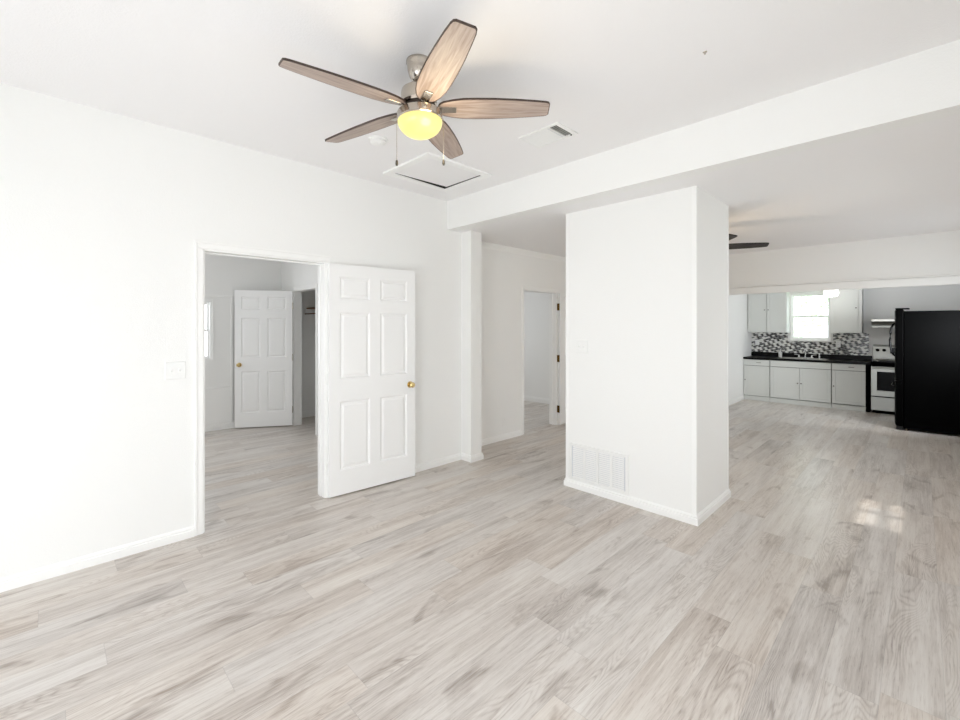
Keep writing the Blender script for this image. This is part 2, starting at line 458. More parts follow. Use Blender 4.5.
# bedroom beyond the open door
BWa, BWb, BWz0, BWz1 = 0.72, 1.615, 0.985, 1.815
w = MB()
w.box(XW - 0.12, XW, -1.1, BWa, 0, ZB + 0.1).box(XW - 0.12, XW, BWb, 3.62, 0, ZB + 0.1).box(XW - 0.12, XW, BWa, BWb, 0, BWz0).box(XW - 0.12, XW, BWa, BWb, BWz1, ZB + 0.1)
struct(w.build('wall_bedroom_far', M['wall']), 'far grey-white bedroom wall with the window edge', 'wall')
CX0, CX1, CY0, CY1, CZ = -6.47, -5.72, 2.55, 2.667, 1.98
w = MB()
w.box(XW, CX0, CY0, CY1, 0, ZB + 0.1).box(CX1, XLB, CY0, CY1, 0, ZB + 0.1).box(CX0, CX1, CY0, CY1, CZ, ZB + 0.1)
struct(w.build('wall_bedroom_closet', M['wall']), 'bedroom wall with the dark closet opening', 'wall')
struct(MB().box(-7.07, XLB, -1.22, -1.1, 0, ZB + 0.1).build('wall_bedroom_front', M['wall']), 'bedroom wall nearest the street, hidden from view', 'wall')
struct(MB().box(-7.07, XH - 0.12, 3.5, 3.62, 0, ZB + 0.1).build('wall_closet_back', M['wall']), 'back wall of the bedroom closet', 'wall')
struct(MB().box(-7.1, XH - 0.12, 6.67, 6.79, 0, ZB + 0.1).build('wall_back_bedroom', M['wall']), 'far wall of the room through the hall doorway', 'wall')
struct(MB().box(-7.1, -6.98, 3.62, 6.67, 0, ZB + 0.1).build('wall_back_bedroom_side', M['wall']), 'side wall of the room through the hall doorway', 'wall')

# ------------------------------------------------------------------ baseboards
BP = [(0, 0), (0.017, 0), (0.017, 0.046), (0.011, 0.051), (0.012, 0.059), (0.004, 0.072), (0, 0.072)]


def base_run(mb, p0, p1, nrm, ext0=0.0, ext1=0.0, prof=BP):
    p0, p1, nv = Vector((*p0, 0)), Vector((*p1, 0)), Vector((*nrm, 0))
    d = (p1 - p0).normalized()
    p0 = p0 - d * 0; n = len(prof)
    a = [mb.b.verts.new(p0 + nv * o + Vector((0, 0, z)) - d * (o * ext0)) for o, z in prof]
    c = [mb.b.verts.new(p1 + nv * o + Vector((0, 0, z)) + d * (o * ext1)) for o, z in prof]
    mb.b.faces.new(a[::-1]); mb.b.faces.new(c)
    for i in range(n):
        mb.b.faces.new((a[i], a[(i + 1) % n], c[(i + 1) % n], c[i]))


def baseboard(name, label, runs):
    mb = MB()
    for r in runs: base_run(mb, *r)
    return struct(mb.build(name, M['trim']), label, 'baseboard')


baseboard('baseboard_left', 'white baseboard along the left wall and its return',
          [((XL, -1.9), (XL, 0.715), (1, 0)), ((XL, 1.69), (XL, 3.215), (1, 0), 0, -1),
           ((XL, 3.215), (-3.39, 3.215), (0, -1), -1, 1), ((-3.39, 3.215), (-3.39, 3.372), (1, 0), 1, 1)])
baseboard('baseboard_hall', 'white baseboard along the hall wall', [((XH, 3.372), (XH, D3a - 0.05), (1, 0)), ((XH, D3b + 0.05), (XH, YH), (1, 0))])
baseboard('baseboard_column', 'white baseboard wrapped around the column',
          [((PX0, PY0), (PX1, PY0), (0, -1), 1, 1), ((PX1, PY0), (PX1, PY1), (1, 0), 1, 1),
           ((PX1, PY1), (PX0, PY1), (0, 1), 1, 1), ((PX0, PY1), (PX0, PY0), (-1, 0), 1, 1)])
baseboard('baseboard_kitchen', 'white baseboard on the kitchen side wall', [((XK, YH + 0.12), (XK, 9.88), (1, 0))])
BP2 = [(0, 0), (0.016, 0), (0.016, 0.075), (0.010, 0.085), (0.010, 0.10), (0, 0.10)]
mb = MB(); base_run(mb, (XW, -1.1), (XW, CY0), (1, 0), 0, 0, BP2); base_run(mb, (XW, CY1), (XW, 3.5), (1, 0), 0, 0, BP2)
base_run(mb, (XW, 3.5), (XH - 0.12, 3.5), (0, -1), 0, 0, BP2)
struct(mb.build('baseboard_bedroom', M['trim']), 'tall baseboard at the far bedroom wall and closet', 'baseboard')
mb = MB(); base_run(mb, (-6.98, 6.67), (XH - 0.12, 6.67), (0, -1), 0, 0, BP2)
struct(mb.build('baseboard_back_bedroom', M['trim']), 'baseboard in the room through the hall doorway', 'baseboard')

# ------------------------------------------------------------------ door casings and other trim
TN = [0]


def trim(mb, label, mat='trim', bevel=0.003):
    TN[0] += 1
    return struct(mb.build('trim_%d' % TN[0], M[mat], bevel=bevel), label, 'trim')


# casing of the open six-panel door (wall X = XL), stepped profile, plus jamb lining
m = MB()
cw = 0.052
for x1, k0, k1 in ((XL + 0.011, 0.0, cw), (XL + 0.0165, cw - 0.016, cw)):
    xa = XL if k0 == 0 else XL + 0.0112
    zh = D1z + (0 if k0 == 0 else k0)
    m.box(xa, x1, D1a - k1, D1a - k0, 0, zh - 0.0005)
    if k0 == 0: m.box(xa, x1, D1b, D1b + 0.035, 0, zh - 0.0005)
    m.box(xa, x1, D1a - k1, D1b + 0.035, zh, D1z + k1)
m.box(XLB - 0.01, XL, D1a - 0.001, D1a + 0.012, 0, D1z - 0.0125).box(XLB - 0.01, XL, D1b - 0.012, D1b + 0.001, 0, D1z - 0.0125).box(XLB - 0.01, XL, D1a, D1b, D1z - 0.012, D1z + 0.001)
m.box(XLB + 0.045, XLB + 0.06, D1a + 0.012, D1a + 0.022, 0, D1z - 0.025).box(XLB + 0.045, XLB + 0.06, D1b - 0.022, D1b - 0.012, 0, D1z - 0.025).box(XLB + 0.045, XLB + 0.06, D1a + 0.012, D1b - 0.012, D1z - 0.024, D1z - 0.0125)
trim(m, 'white casing and jamb around the open six-panel door')
# hall doorway
m = MB()
c3 = 0.045
m.box(XH, XH + 0.012, D3a - c3, D3a, 0, D3z - 0.0005).box(XH, XH + 0.012, D3a - c3, D3b + c3, D3z, D3z + c3).box(XH, XH + 0.008, D3b, D3b + c3, 0, D3z - 0.0005)
m.box(XH - 0.13, XH, D3a - 0.001, D3a + 0.012, 0, D3z - 0.0125).box(XH - 0.13, XH, D3b - 0.012, D3b + 0.001, 0, D3z - 0.0125).box(XH - 0.13, XH, D3a, D3b, D3z - 0.012, D3z + 0.001)
m.box(XH - 0.075, XH - 0.06, D3b - 0.024, D3b - 0.012, 0, D3z - 0.012)
trim(m, 'white casing around the hall doorway')
# closet opening in the bedroom
m = MB()
m.box(CX0 - 0.045, CX0, CY0 - 0.010, CY0, 0, CZ - 0.0005).box(CX0 - 0.045, CX1 + 0.05, CY0 - 0.010, CY0, CZ, CZ + 0.05).box(CX1, CX1 + 0.05, CY0 - 0.010, CY0, 0, CZ - 0.0005)
m.box(CX0 - 0.001, CX0 + 0.012, CY0, CY1, 0, CZ - 0.0125).box(CX1 - 0.012, CX1 + 0.001, CY0, CY1, 0, CZ - 0.0125).box(CX0, CX1, CY0, CY1, CZ - 0.012, CZ + 0.001)
trim(m, 'casing around the dark closet opening')
# kitchen opening: board along the lower edge of the header
m = MB(); m.box(XK, XR, YH - 0.020, YH, 1.905, 1.990).box(XK, XR, YH - 0.030, YH, 2.000, 2.014).box(XK, XR, YH, YH + 0.12, 1.912, 1.925)
trim(m, 'long pale board trimming the top of the kitchen opening')
# crown in the hall
m = MB()
for px, oy in ((XH, 0),):
    m.prism([(XH, 3.372, ZR - 0.065), (XH + 0.012, 3.372, ZR - 0.065), (XH + 0.018, 3.372, ZR - 0.05), (XH + 0.05, 3.372, ZR - 0.012), (XH + 0.05, 3.372, ZR), (XH, 3.372, ZR)], (0, 3.372, 0), (0, YH, 0))
trim(m, 'crown moulding at the top of the hall wall', bevel=0)
# corner boards on the column
m = MB()
for x0, x1, y0, y1 in ((PX0 - 0.004, PX0 + 0.03, PY0 - 0.004, PY0), (PX1 - 0.03, PX1 + 0.004, PY0 - 0.004, PY0), (PX1, PX1 + 0.004, PY0, PY0 + 0.03),
                       (PX1, PX1 + 0.004, PY1 - 0.03, PY1), (PX0 - 0.004, PX0, PY0, PY0 + 0.03)):
    m.box(x0, x1, y0, y1, 0.07, ZR)
trim(m, 'thin corner strips of the white column', bevel=0.001)
# bedroom far wall: filled-in opening with head board, upright and lower board
m = MB()
m.box(XW, XW + 0.018, BWa - 0.12, 1.88, 1.865, 1.905).box(XW, XW + 0.014, 1.845, 1.875, 0.10, 1.865)
trim(m, 'head board and upright on the far bedroom wall')
m = MB(); m.box(XW, XW + 0.010, -0.6, 1.845, 0.10, 0.60).box(XW, XW + 0.018, -0.6, 1.845, 0.585, 0.602)
trim(m, 'lower panel board under the bedroom window')
m = MB(); m.box(XW, XW + 0.012, CY1, 3.5, 0.462, 0.482)
trim(m, 'thin rail on the closet wall')


# ------------------------------------------------------------------ windows
def make_window(name, label, axis, plane, a, b, z0, z1, depth, muntin=False, casing=0.06, sill=True, rail=0.035):
    """axis 'Y': wall normal along Y (opening spans X a..b); axis 'X': spans Y. plane = room face, depth goes outwards (signed)."""
    root = thing(name, label, 'window', (0, 0, 0), 0, None, 'structure')
    s = 1 if depth > 0 else -1

    def bx(mb, u0, u1, v0, v1, d0, d1):
        lo, hi = sorted((plane + d0 * s, plane + d1 * s))
        if axis == 'Y': mb.box(u0, u1, lo, hi, v0, v1)
        else: mb.box(lo, hi, u0, u1, v0, v1)
    D = abs(depth)
    f = MB()
    for (u0, u1, v0, v1) in ((a, a + 0.025, z0, z1), (b - 0.025, b, z0, z1), (a + 0.025, b - 0.025, z1 - 0.025, z1), (a + 0.025, b - 0.025, z0, z0 + 0.025)):
        bx(f, u0, u1, v0, v1, 0.0, D)
    f.build('window_frame', M['trim'], root)
    if casing:
        c = MB()
        bx(c, a - casing, a + 0.004, z0, z1 + casing, -0.014, 0); bx(c, b - 0.004, b + casing, z0, z1 + casing, -0.014, 0); bx(c, a + 0.004, b - 0.004, z1 - 0.004, z1 + casing, -0.014, 0)
        c.build('window_casing', M['trim'], root, bevel=0.002)
    if sill:
        c = MB(); bx(c, a - casing - 0.01, b + casing + 0.01, z0 - 0.025, z0, -0.035, 0.0); c.build('window_sill', M['trim'], root, bevel=0.003)
    zm = (z0 + z1) / 2
    for (v0, v1, d0) in ((z0 + 0.025, zm + 0.015, D * 0.35), (zm - 0.015, z1 - 0.025, D * 0.35 + 0.032)):
        g = MB()
        for (u0, u1, w0, w1) in ((a + 0.025, a + 0.025 + rail, v0, v1), (b - 0.025 - rail, b - 0.025, v0, v1), (a + 0.025 + rail, b - 0.025 - rail, v0, v0 + 0.03), (a + 0.025 + rail, b - 0.025 - rail, v1 - 0.03, v1)):
            bx(g, u0, u1, w0, w1, d0, d0 + 0.03)
        if muntin: bx(g, (a + b) / 2 - 0.03, (a + b) / 2 + 0.03, v0 + 0.03, v1 - 0.03, d0, d0 + 0.03)
        sash = g.build('sash', M['trim'], root)
        p = MB(); bx(p, a + 0.02 + rail, b - 0.02 - rail, v0 + 0.025, v1 - 0.025, d0 + 0.012, d0 + 0.018); p.build('pane', M['glass'], sash)
    return root


make_window('window_1', 'bright double-hung window above the kitchen sink', 'Y', YK, KW0, KW1, KWz0, KWz1, 0.14, casing=0.012, rail=0.018)
make_window('window_2', 'sunlit bedroom window edge seen through the open door', 'X', XW, BWa, BWb, BWz0, BWz1, -0.12, casing=0.018, sill=False, rail=0.022)
for i, (a, b, z0, z1) in enumerate(RW):
    make_window('window_%d' % (3 + i), ('wide window in the right wall beside the viewer', 'small four-light window in the right wall throwing the sun patch', 'window in the right wall near the kitchen', 'unseen side window added to light the kitchen, in front of the refrigerator')[i], 'X', XR, a, b, z0, z1, 0.14, muntin=(i == 1))
for i, (a, b, z0, z1) in enumerate(FW):
    make_window('window_%d' % (7 + i), ('front window behind the viewer, nearer the left wall', 'front window behind the viewer, nearer the right wall')[i], 'Y', YF, a, b, z0, z1, -0.14)


# ------------------------------------------------------------------ six-panel doors
def door_slab(W, H, T, y0, panels):
    """slab in local x 0..W, y y0..y0+T, z 0..H with moulded panels on both faces."""
    mb = MB(); b = mb.b
    xs = sorted({0, W, *[p[0] for p in panels], *[p[1] for p in panels]})
    zs = sorted({0, H, *[p[2] for p in panels], *[p[3] for p in panels]})
    vc = {}

    def V(x, y, z):
        k = (round(x, 5), round(y, 5), round(z, 5))
        if k not in vc: vc[k] = b.verts.new(k)
        return vc[k]

    def is_panel(xa, xb, za, zb):
        return any(abs(p[0] - xa) < 1e-6 and abs(p[1] - xb) < 1e-6 and abs(p[2] - za) < 1e-6 and abs(p[3] - zb) < 1e-6 for p in panels)
    for face, sgn in ((y0, 1), (y0 + T, -1)):
        for xa, xb in zip(xs, xs[1:]):
            for za, zb in zip(zs, zs[1:]):
                if is_panel(xa, xb, za, zb):
                    prev = None
                    for ins, dep in ((0, 0), (0.006, 0.003), (0.014, 0.011), (0.022, 0.011), (0.040, 0.003)):
                        y = face + sgn * dep
                        ring = [V(xa + ins, y, za + ins), V(xb - ins, y, za + ins), V(xb - ins, y, zb - ins), V(xa + ins, y, zb - ins)]
                        if prev:
                            for i in range(4): b.faces.new((prev[i], prev[(i + 1) % 4], ring[(i + 1) % 4], ring[i]))
                        prev = ring
                    b.faces.new(prev)
                else:
                    b.faces.new((V(xa, face, za), V(xb, face, za), V(xb, face, zb), V(xa, face, zb)))
    for za, zb in zip(zs, zs[1:]):
        for x in (0, W): b.faces.new((V(x, y0, za), V(x, y0 + T, za), V(x, y0 + T, zb), V(x, y0, zb)))
    for xa, xb in zip(xs, xs[1:]):
        for z in (0, H): b.faces.new((V(xa, y0, z), V(xb, y0, z), V(xb, y0 + T, z), V(xa, y0 + T, z)))
    return mb


def six(W, scale=1.0):
    a, b, c, d = W * 0.107, W * 0.442, W * 0.560, W * 0.894
    rows = ((0.205, 0.800), (0.990, 1.565), (1.675, 1.870))
    return [(x0, x1, z0, z1) for z0, z1 in rows for x0, x1 in ((a, b), (c, d))]


def knob(parent, x, y, z, s, mat='brass'):
    """round knob on a face at local y, pointing in direction s."""
    prof = [(0, 0.062), (0.016, 0.061), (0.025, 0.052), (0.0265, 0.042), (0.022, 0.031), (0.012, 0.024), (0.010, 0.009), (0.030, 0.007), (0.032, 0.0)]
    mb = MB(); mb.lathe([(r, s * h) for r, h in prof], (x, y, z), 24, 'Y')
    return mb.build('knob', M[mat], parent, smooth=True)


def hinge(parent, x, y, z, mat, r=0.006, h=0.09, leaf=None):
    mb = MB(); mb.lathe([(0, -h / 2 - 0.004), (r * 0.8, -h / 2 - 0.002), (r, -h / 2), (r, h / 2), (r * 0.8, h / 2 + 0.002), (0, h / 2 + 0.004)], (x, y, z), 12)
    if leaf: mb.box(*leaf, z - h / 2, z + h / 2)
    return mb.build('hinge', M[mat], parent, smooth=False)


T = 0.035
d1 = thing('door_1', 'white six-panel door swung back against the left wall', 'door', (-3.496, 1.672, 0.012), math.radians(86.14), None, 'structure')
door_slab(0.847, 1.975, T, 0, six(0.847)).build('slab', M['door'], d1)
for s, y in ((-1, 0), (1, T)):
    k = knob(d1, 0.788, y, 0.885, s) if s < 0 else knob(d1, 0.788, y, 0.885, 0.7)
    k['label'] = 'round brass doorknob'
MB().box(0.8455, 0.8485, 0.006, 0.029, 0.855, 0.915).build('latch_plate', M['brass'], d1)
for z in (0.23, 0.99, 1.76): hinge(d1, -0.004, T - 0.004, z, 'plastic')

d2 = thing('door_2', 'white six-panel bedroom door ajar beside the closet opening', 'door', (-6.440, 2.518, 0.016), math.radians(-122.0), None, 'structure')
door_slab(0.765, 1.955, T, -T, six(0.765)).build('slab', M['door'], d2)
for s, y in ((1, 0), (-1, -T)):
    k = knob(d2, 0.705, y, 0.892, s); k['label'] = 'round brass doorknob'
for z in (0.23, 0.99, 1.74): hinge(d2, -0.004, 0.003, z, 'nickel')

d3 = thing('door_3', 'white hall door folded back, its edge showing behind the column', 'door', (-3.722, 5.327, 0.02), math.radians(86), None, 'structure')
door_slab(0.76, 1.92, T, 0, six(0.76)).build('slab', M['door'], d3)
k = knob(d3, 0.70, 0, 0.9, -1)
for z in (0.222, 0.964, 1.721):
    h = hinge(d3, -0.012, 0.012, z, 'old_brass', 0.009, 0.10, leaf=(-0.018, -0.002, 0.012, 0.042)); h['label'] = 'dark brass hinge'


# ------------------------------------------------------------------ wall plates and grilles
def switch_plate(name, label, loc, rotz, w, h, n):
    """plate in local XZ, facing -Y."""
    r = thing(name, label, 'light switch', loc, rotz)
    mb = MB(); mb.box(-w / 2, w / 2, -0.007, 0, -h / 2, h / 2); mb.build('plate', M['plastic'], r, bevel=0.005)
    for i in range(n):
        x = (i - (n - 1) / 2) * 0.046
        MB().box(x - 0.006, x + 0.006, -0.0075, -0.006, -0.013, 0.013).build('toggle_slot', M['trim'], r)
        t = MB(); t.prism([(x - 0.004, -0.0075, -0.007), (x - 0.004, -0.0075, 0.007), (x - 0.004, -0.019, 0.011), (x - 0.004, -0.019, 0.004)], (0, 0, 0), (0.008, 0, 0)); t.build('toggle', M['plastic'], r)
        for z in (-0.03, 0.03):
            MB().lathe([(0, -0.0075), (0.003, -0.007), (0.003, -0.006)], (x, 0, z), 10, 'Y').build('screw', M['trim'], r)
    return r


def outlet(name, label, loc, rotz, mat='plastic'):
    r = thing(name, label, 'outlet', loc, rotz)
    MB().box(-0.036, 0.036, -0.005, 0, -0.058, 0.058).build('plate', M[mat], r, bevel=0.002)
    for z in (-0.02, 0.02):
        rc = MB().box(-0.017, 0.017, -0.007, -0.005, z - 0.014, z + 0.014).build('receptacle', M['trim'], r, bevel=0.003)
        s = MB().box(-0.008, -0.006, -0.0075, -0.007, z - 0.004, z + 0.006); s.box(0.006, 0.008, -0.0075, -0.007, z - 0.003, z + 0.005); s.build('slot', M['slot'], rc)
    return r


switch_plate('light_switch', 'white double switch plate left of the open door', (XL, 0.606, 1.154), PI / 2, 0.118, 0.118, 2)
switch_plate('light_switch', 'white double switch plate near the top left of the column face', (-2.118, PY0, 1.275), 0, 0.118, 0.118, 2)
outlet('wall_outlet', 'white wall outlet low on the hall wall', (XH, 4.16, 0.235), PI / 2)
outlet('wall_outlet', 'white outlet in the mosaic left of the sink window', (-2.40, YK - 0.012, 1.125), 0)
outlet('wall_outlet', 'white outlet in the mosaic right of the sink window', (-1.09, YK - 0.012, 1.135), 0)
MB_ = None

# return-air grille low on the column
g = thing('return_grille', 'white return-air grille low on the column face', 'vent', (-1.962, PY0 - 0.0005, 0.238))
w2, h2 = 0.283, 0.166
f = MB()
for x0, x1, z0, z1 in ((-w2, w2, h2 - 0.025, h2), (-w2, w2, -h2, -h2 + 0.025), (-w2, -w2 + 0.025, -h2 + 0.025, h2 - 0.025), (w2 - 0.025, w2, -h2 + 0.025, h2 - 0.025)):
    f.box(x0, x1, -0.010, 0, z0, z1)
for i in (1, 2, 3):
    x = -w2 + 0.025 + i * (2 * w2 - 0.05) / 4
    f.box(x - 0.011, x + 0.011, -0.009, 0, -h2 + 0.025, h2 - 0.025)
f.build('frame', M['plastic'], g)
bk = MB().box(-w2 + 0.02, w2 - 0.02, -0.0015, 0, -h2 + 0.02, h2 - 0.02).build('backing', simple('grille_backing', S(212, 214, 218), 0.7, bump=0.02), g)
n = 0
for i in range(4):
    xa = -w2 + 0.025 + i * (2 * w2 - 0.05) / 4 + 0.012; xb = xa + (2 * w2 - 0.05) / 4 - 0.024
    lv = MB()
    for k in range(17):
        z = -h2 + 0.033 + k * (2 * h2 - 0.066) / 16
        lv.prism([(xa, -0.0085, z - 0.006), (xa, -0.0075, z - 0.007), (xa, -0.002, z + 0.004), (xa, -0.003, z + 0.005)], (0, 0, 0), (xb - xa, 0, 0))
    lv.build('louvers', M['plastic'], g)

# ceiling register with the damper end showing
g = thing('ceiling_register', 'white ceiling air register beside the fan blades', 'vent', (-1.832, 2.472, ZF))
hx, hy = 0.172, 0.120
f = MB()
for x0, x1, y0, y1 in ((-hx, hx, -hy, -hy + 0.022), (-hx, hx, hy - 0.022, hy), (-hx, -hx + 0.022, -hy + 0.022, hy - 0.022), (hx - 0.03, hx, -hy + 0.022, hy - 0.022)):
    f.box(x0, x1, y0, y1, -0.010, 0)
f.box(0.072, 0.084, -hy + 0.022, hy - 0.022, -0.009, 0)
f.build('frame', M['plastic'], g, bevel=0.003)
f = MB()
for k in range(13):
    x = -hx + 0.030 + k * 0.0178
    if x > 0.07: break
    f.prism([(x - 0.008, -hy + 0.022, -0.007), (x - 0.007, -hy + 0.022, -0.009), (x + 0.006, -hy + 0.022, -0.003), (x + 0.005, -hy + 0.022, -0.001)], (0, 0, 0), (0, 2 * hy - 0.044, 0))
f.build('louvers', M['plastic'], g)
MB().box(-hx + 0.02, 0.075, -hy + 0.02, hy - 0.02, -0.0012, 0).build('backing', bpy.data.materials['grille_backing'], g)
dp = MB().box(0.084, hx - 0.03, -hy + 0.03, hy - 0.03, -0.0015, 0).build('damper_slot', simple('register_shadow', S(120, 118, 108), 0.8, bump=0.05), g)
f = MB()
for k in range(3):
    f.box(0.090 + k * 0.016, 0.096 + k * 0.016, -hy + 0.034, hy - 0.034, -0.007, -0.002)
f.build('damper', M['range_white'], g)
MB().lathe([(0, -0.016), (0.004, -0.015), (0.004, -0.006)], (0.132, hy - 0.028, 0), 10).build('damper_lever', M['slot'], g)

# attic hatch
g = thing('attic_hatch', 'white attic access hatch in the ceiling with dark painted edges', 'hatch', (-2.955, 2.405, ZF))
ax, ay, tw = 0.315, 0.355, 0.062
f = MB()
for x0, x1, y0, y1 in ((-ax, ax, -ay, -ay + tw), (-ax, ax, ay - tw, ay), (-ax, -ax + tw, -ay + tw, ay - tw), (ax - tw, ax, -ay + tw, ay - tw)):
    f.box(x0, x1, y0, y1, -0.018, 0)
f.build('frame', M['trim'], g, bevel=0.003)
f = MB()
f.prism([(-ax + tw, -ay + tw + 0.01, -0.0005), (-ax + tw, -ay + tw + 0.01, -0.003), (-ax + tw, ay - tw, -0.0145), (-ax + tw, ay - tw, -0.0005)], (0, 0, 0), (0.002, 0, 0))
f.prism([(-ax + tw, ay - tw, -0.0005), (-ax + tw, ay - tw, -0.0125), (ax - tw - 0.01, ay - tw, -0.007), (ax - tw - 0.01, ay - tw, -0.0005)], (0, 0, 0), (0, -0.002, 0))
f.build('gap_shade', M['attic_shade'], g)  # thin dark strips on the frame's inner sides, painting shade
MB().box(-ax + tw - 0.002, ax - tw + 0.002, -ay + tw - 0.002, ay - tw + 0.002, -0.0015, 0).build('opening', M['attic_shade'], g)  # flat dark sheet painting attic shade; the ceiling is not cut
p = MB(); v = [(-ax + tw + 0.013, -ay + tw + 0.004), (ax - tw - 0.003, -ay + tw + 0.004), (ax - tw - 0.003, ay - tw - 0.006), (-ax + tw + 0.003, ay - tw - 0.006)]
v = [(-ax + tw + 0.006, -ay + tw + 0.004), (ax - tw - 0.003, -ay + tw + 0.004), (ax - tw - 0.003, ay - tw - 0.007), (-ax + tw + 0.034, ay - tw - 0.010)]
p.prism([(x, y, -0.004) for x, y in v], (0, 0, 0), (0, 0, 0.002)); p.build('panel', M['ceiling'], g)

# smoke detector, hook
g = thing('smoke_detector', 'round white smoke detector on the ceiling behind the fan', 'smoke detector', (-2.722, 1.667, ZF))
MB().lathe([(0, -0.034), (0.030, -0.034), (0.047, -0.030), (0.056, -0.022), (0.058, -0.008)], n=36).build('cover', M['plastic'], g, smooth=True)
MB().lathe([(0, -0.008), (0.066, -0.008), (0.068, 0)], n=36).build('base', M['plastic'], g, smooth=True)
MB().lathe([(0, -0.0375), (0.008, -0.037), (0.009, -0.034)], (0.018, 0, 0), 16).build('test_button', M['trim'], g)
tag(MB().lathe([(0, -0.012), (0.004, -0.011), (0.005, -0.004), (0.009, -0.002), (0.010, 0)], (-0.739, 2.267, ZF), 16).build('ceiling_screw', M['nickel'], smooth=True), 'tiny screw head in the ceiling above the column', 'screw')

# ------------------------------------------------------------------ front ceiling fan
FX, FY = -1.779, 1.328
fan = thing('ceiling_fan', 'brushed nickel ceiling fan with five washed-oak blades and lit amber bowl', 'ceiling fan', (FX, FY, ZF))
HUB = 2.550 - ZF
tilt = (math.atan(0.036), -math.atan(0.019), 0)


def place(o, rz=0.0):
    o.location = (0, 0, HUB)
    o.rotation_euler = (Matrix.Rotation(tilt[0], 3, 'X') @ Matrix.Rotation(tilt[1], 3, 'Y') @ Matrix.Rotation(rz, 3, 'Z')).to_euler()
    return o


MB().lathe([(0, 0), (0.066, 0), (0.066, -0.012), (0.062, -0.018), (0.060, -0.045), (0.050, -0.078), (0.034, -0.098), (0.022, -0.104), (0, -0.104)], n=40).build('canopy', M['nickel'], fan, smooth=True)
place(MB().lathe([(0.012, 0.155), (0.020, 0.148), (0.017, 0.140), (0.0125, 0.138), (0.0125, 0.115)], n=20).build('downrod', M['grey_blade'], fan, smooth=True))
place(MB().lathe([(0, 0.125), (0.030, 0.125), (0.040, 0.118), (0.060, 0.108), (0.085, 0.090), (0.090, 0.070), (0.090, 0.024), (0.082, 0.014), (0, 0.014)], n=44).build('motor_housing', M['nickel'], fan, smooth=True))
place(MB().lathe([(0, 0.014), (0.075, 0.014), (0.078, 0.000), (0.078, -0.012), (0, -0.012)], n=40).build('flywheel', M['grey_blade'], fan, smooth=True))
place(MB().lathe([(0, -0.012), (0.096, -0.012), (0.110, -0.020), (0.114, -0.030), (0.114, -0.056), (0.108, -0.062), (0, -0.062)], n=48).build('light_ring', M['nickel'], fan, smooth=True))
bowl = [(0.108, -0.060)] + [(0.112 * math.cos(t), -0.066 - 0.080 * math.sin(t)) for t in [i * PI / 2 / 12 for i in range(13)]]
bowl[-1] = (0, bowl[-1][1])
o = place(MB().lathe(bowl, n=48).build('light_bowl', M['bowl'], fan, smooth=True)); o['label'] = 'glowing amber glass bowl'
l = bpy.data.lights.new('fan_bulb', 'POINT'); l.energy = 1.6; l.color = (1.0, 0.82, 0.55); l.shadow_soft_size = 0.08
lo = bpy.data.objects.new('fan_bulb', l); C.objects.link(lo); lo.parent = fan; lo.location = (0.17, -0.02, HUB - 0.20)


def blade_mesh(outline, thick, pitch, mat_under, mat_edge):
    mb = MB(); b = mb.b
    top, bot = [], []
    R = Matrix.Rotation(pitch, 3, 'X')
    n = len(outline); low = []
    for i, (x, y) in enumerate(outline):
        p0, p1 = Vector(outline[i - 1]), Vector(outline[(i + 1) % n])
        t = (p1 - p0).normalized(); nx, ny = -t.y, t.x      # inward or outward normal
        ix, iy = x + nx * 0.0038, y + ny * 0.0038
        if abs(iy) > abs(y) + 1e-6 and abs(y) > 0.03: ix, iy = x - nx * 0.0038, y - ny * 0.0038
        bot.append(b.verts.new(R @ Vector((ix, iy, -thick / 2)))); low.append(b.verts.new(R @ Vector((x, y, -thick / 2 + 0.0003)))); top.append(b.verts.new(R @ Vector((x, y, thick / 2))))
    b.faces.new(bot).material_index = 0
    b.faces.new(top[::-1]).material_index = 1
    for i in range(n):
        j = (i + 1) % n
        b.faces.new((low[i], top[i], top[j], low[j])).material_index = 1
        b.faces.new((bot[i], low[i], low[j], bot[j])).material_index = 1
    return mb


def blade_outline(r0, r1, k=1.0):
    half = [(0.0, 0.020), (0.012, 0.036), (0.05, 0.050), (0.12, 0.062), (0.22, 0.0715), (0.34, 0.0735), (0.5, 0.0725), (0.68, 0.067), (0.85, 0.0585), (0.955, 0.052), (0.985, 0.047), (1.0, 0.037)]
    pts = [(r0 + (r1 - r0) * t, w * k) for t, w in half]
    low = [(r0 + (r1 - r0) * (t - 0.012 * (t > 0.9)), -w * k) for t, w in half]
    return pts + low[::-1]


th0 = math.radians(-94.1)
iron = MB()
iron.box(0.060, 0.100, -0.014, 0.014, -0.004, 0.002)
iron.prism([(0.095, -0.014, -0.012), (0.095, 0.014, -0.012), (0.100, 0.014, -0.006), (0.100, -0.014, -0.006)], (0, 0, 0), (0.0, 0, 0.008))
iron.box(0.098, 0.185, -0.020, 0.020, -0.0105, -0.0065)
pb = pi = None
for i in range(5):
    a = th0 + i * 2 * PI / 5
    if i == 0:
        ol = blade_outline(0.095, 0.668)
        pb = blade_mesh(ol, 0.009, math.radians(-12), M['blade_under'], None).build('blade', M['blade_under'], fan, mats=[M['blade_edge']])
        for v_ in iron.b.verts: v_.co = Matrix.Rotation(math.radians(-12), 3, 'X') @ v_.co
        pi = iron.build('blade_iron', M['nickel'], pb, bevel=0.002)
        place(pb, a); cur = pb
    else:
        cur = pb.copy(); C.objects.link(cur); cur.parent = fan; place(cur, a)
        ci = pi.copy(); C.objects.link(ci); ci.parent = cur
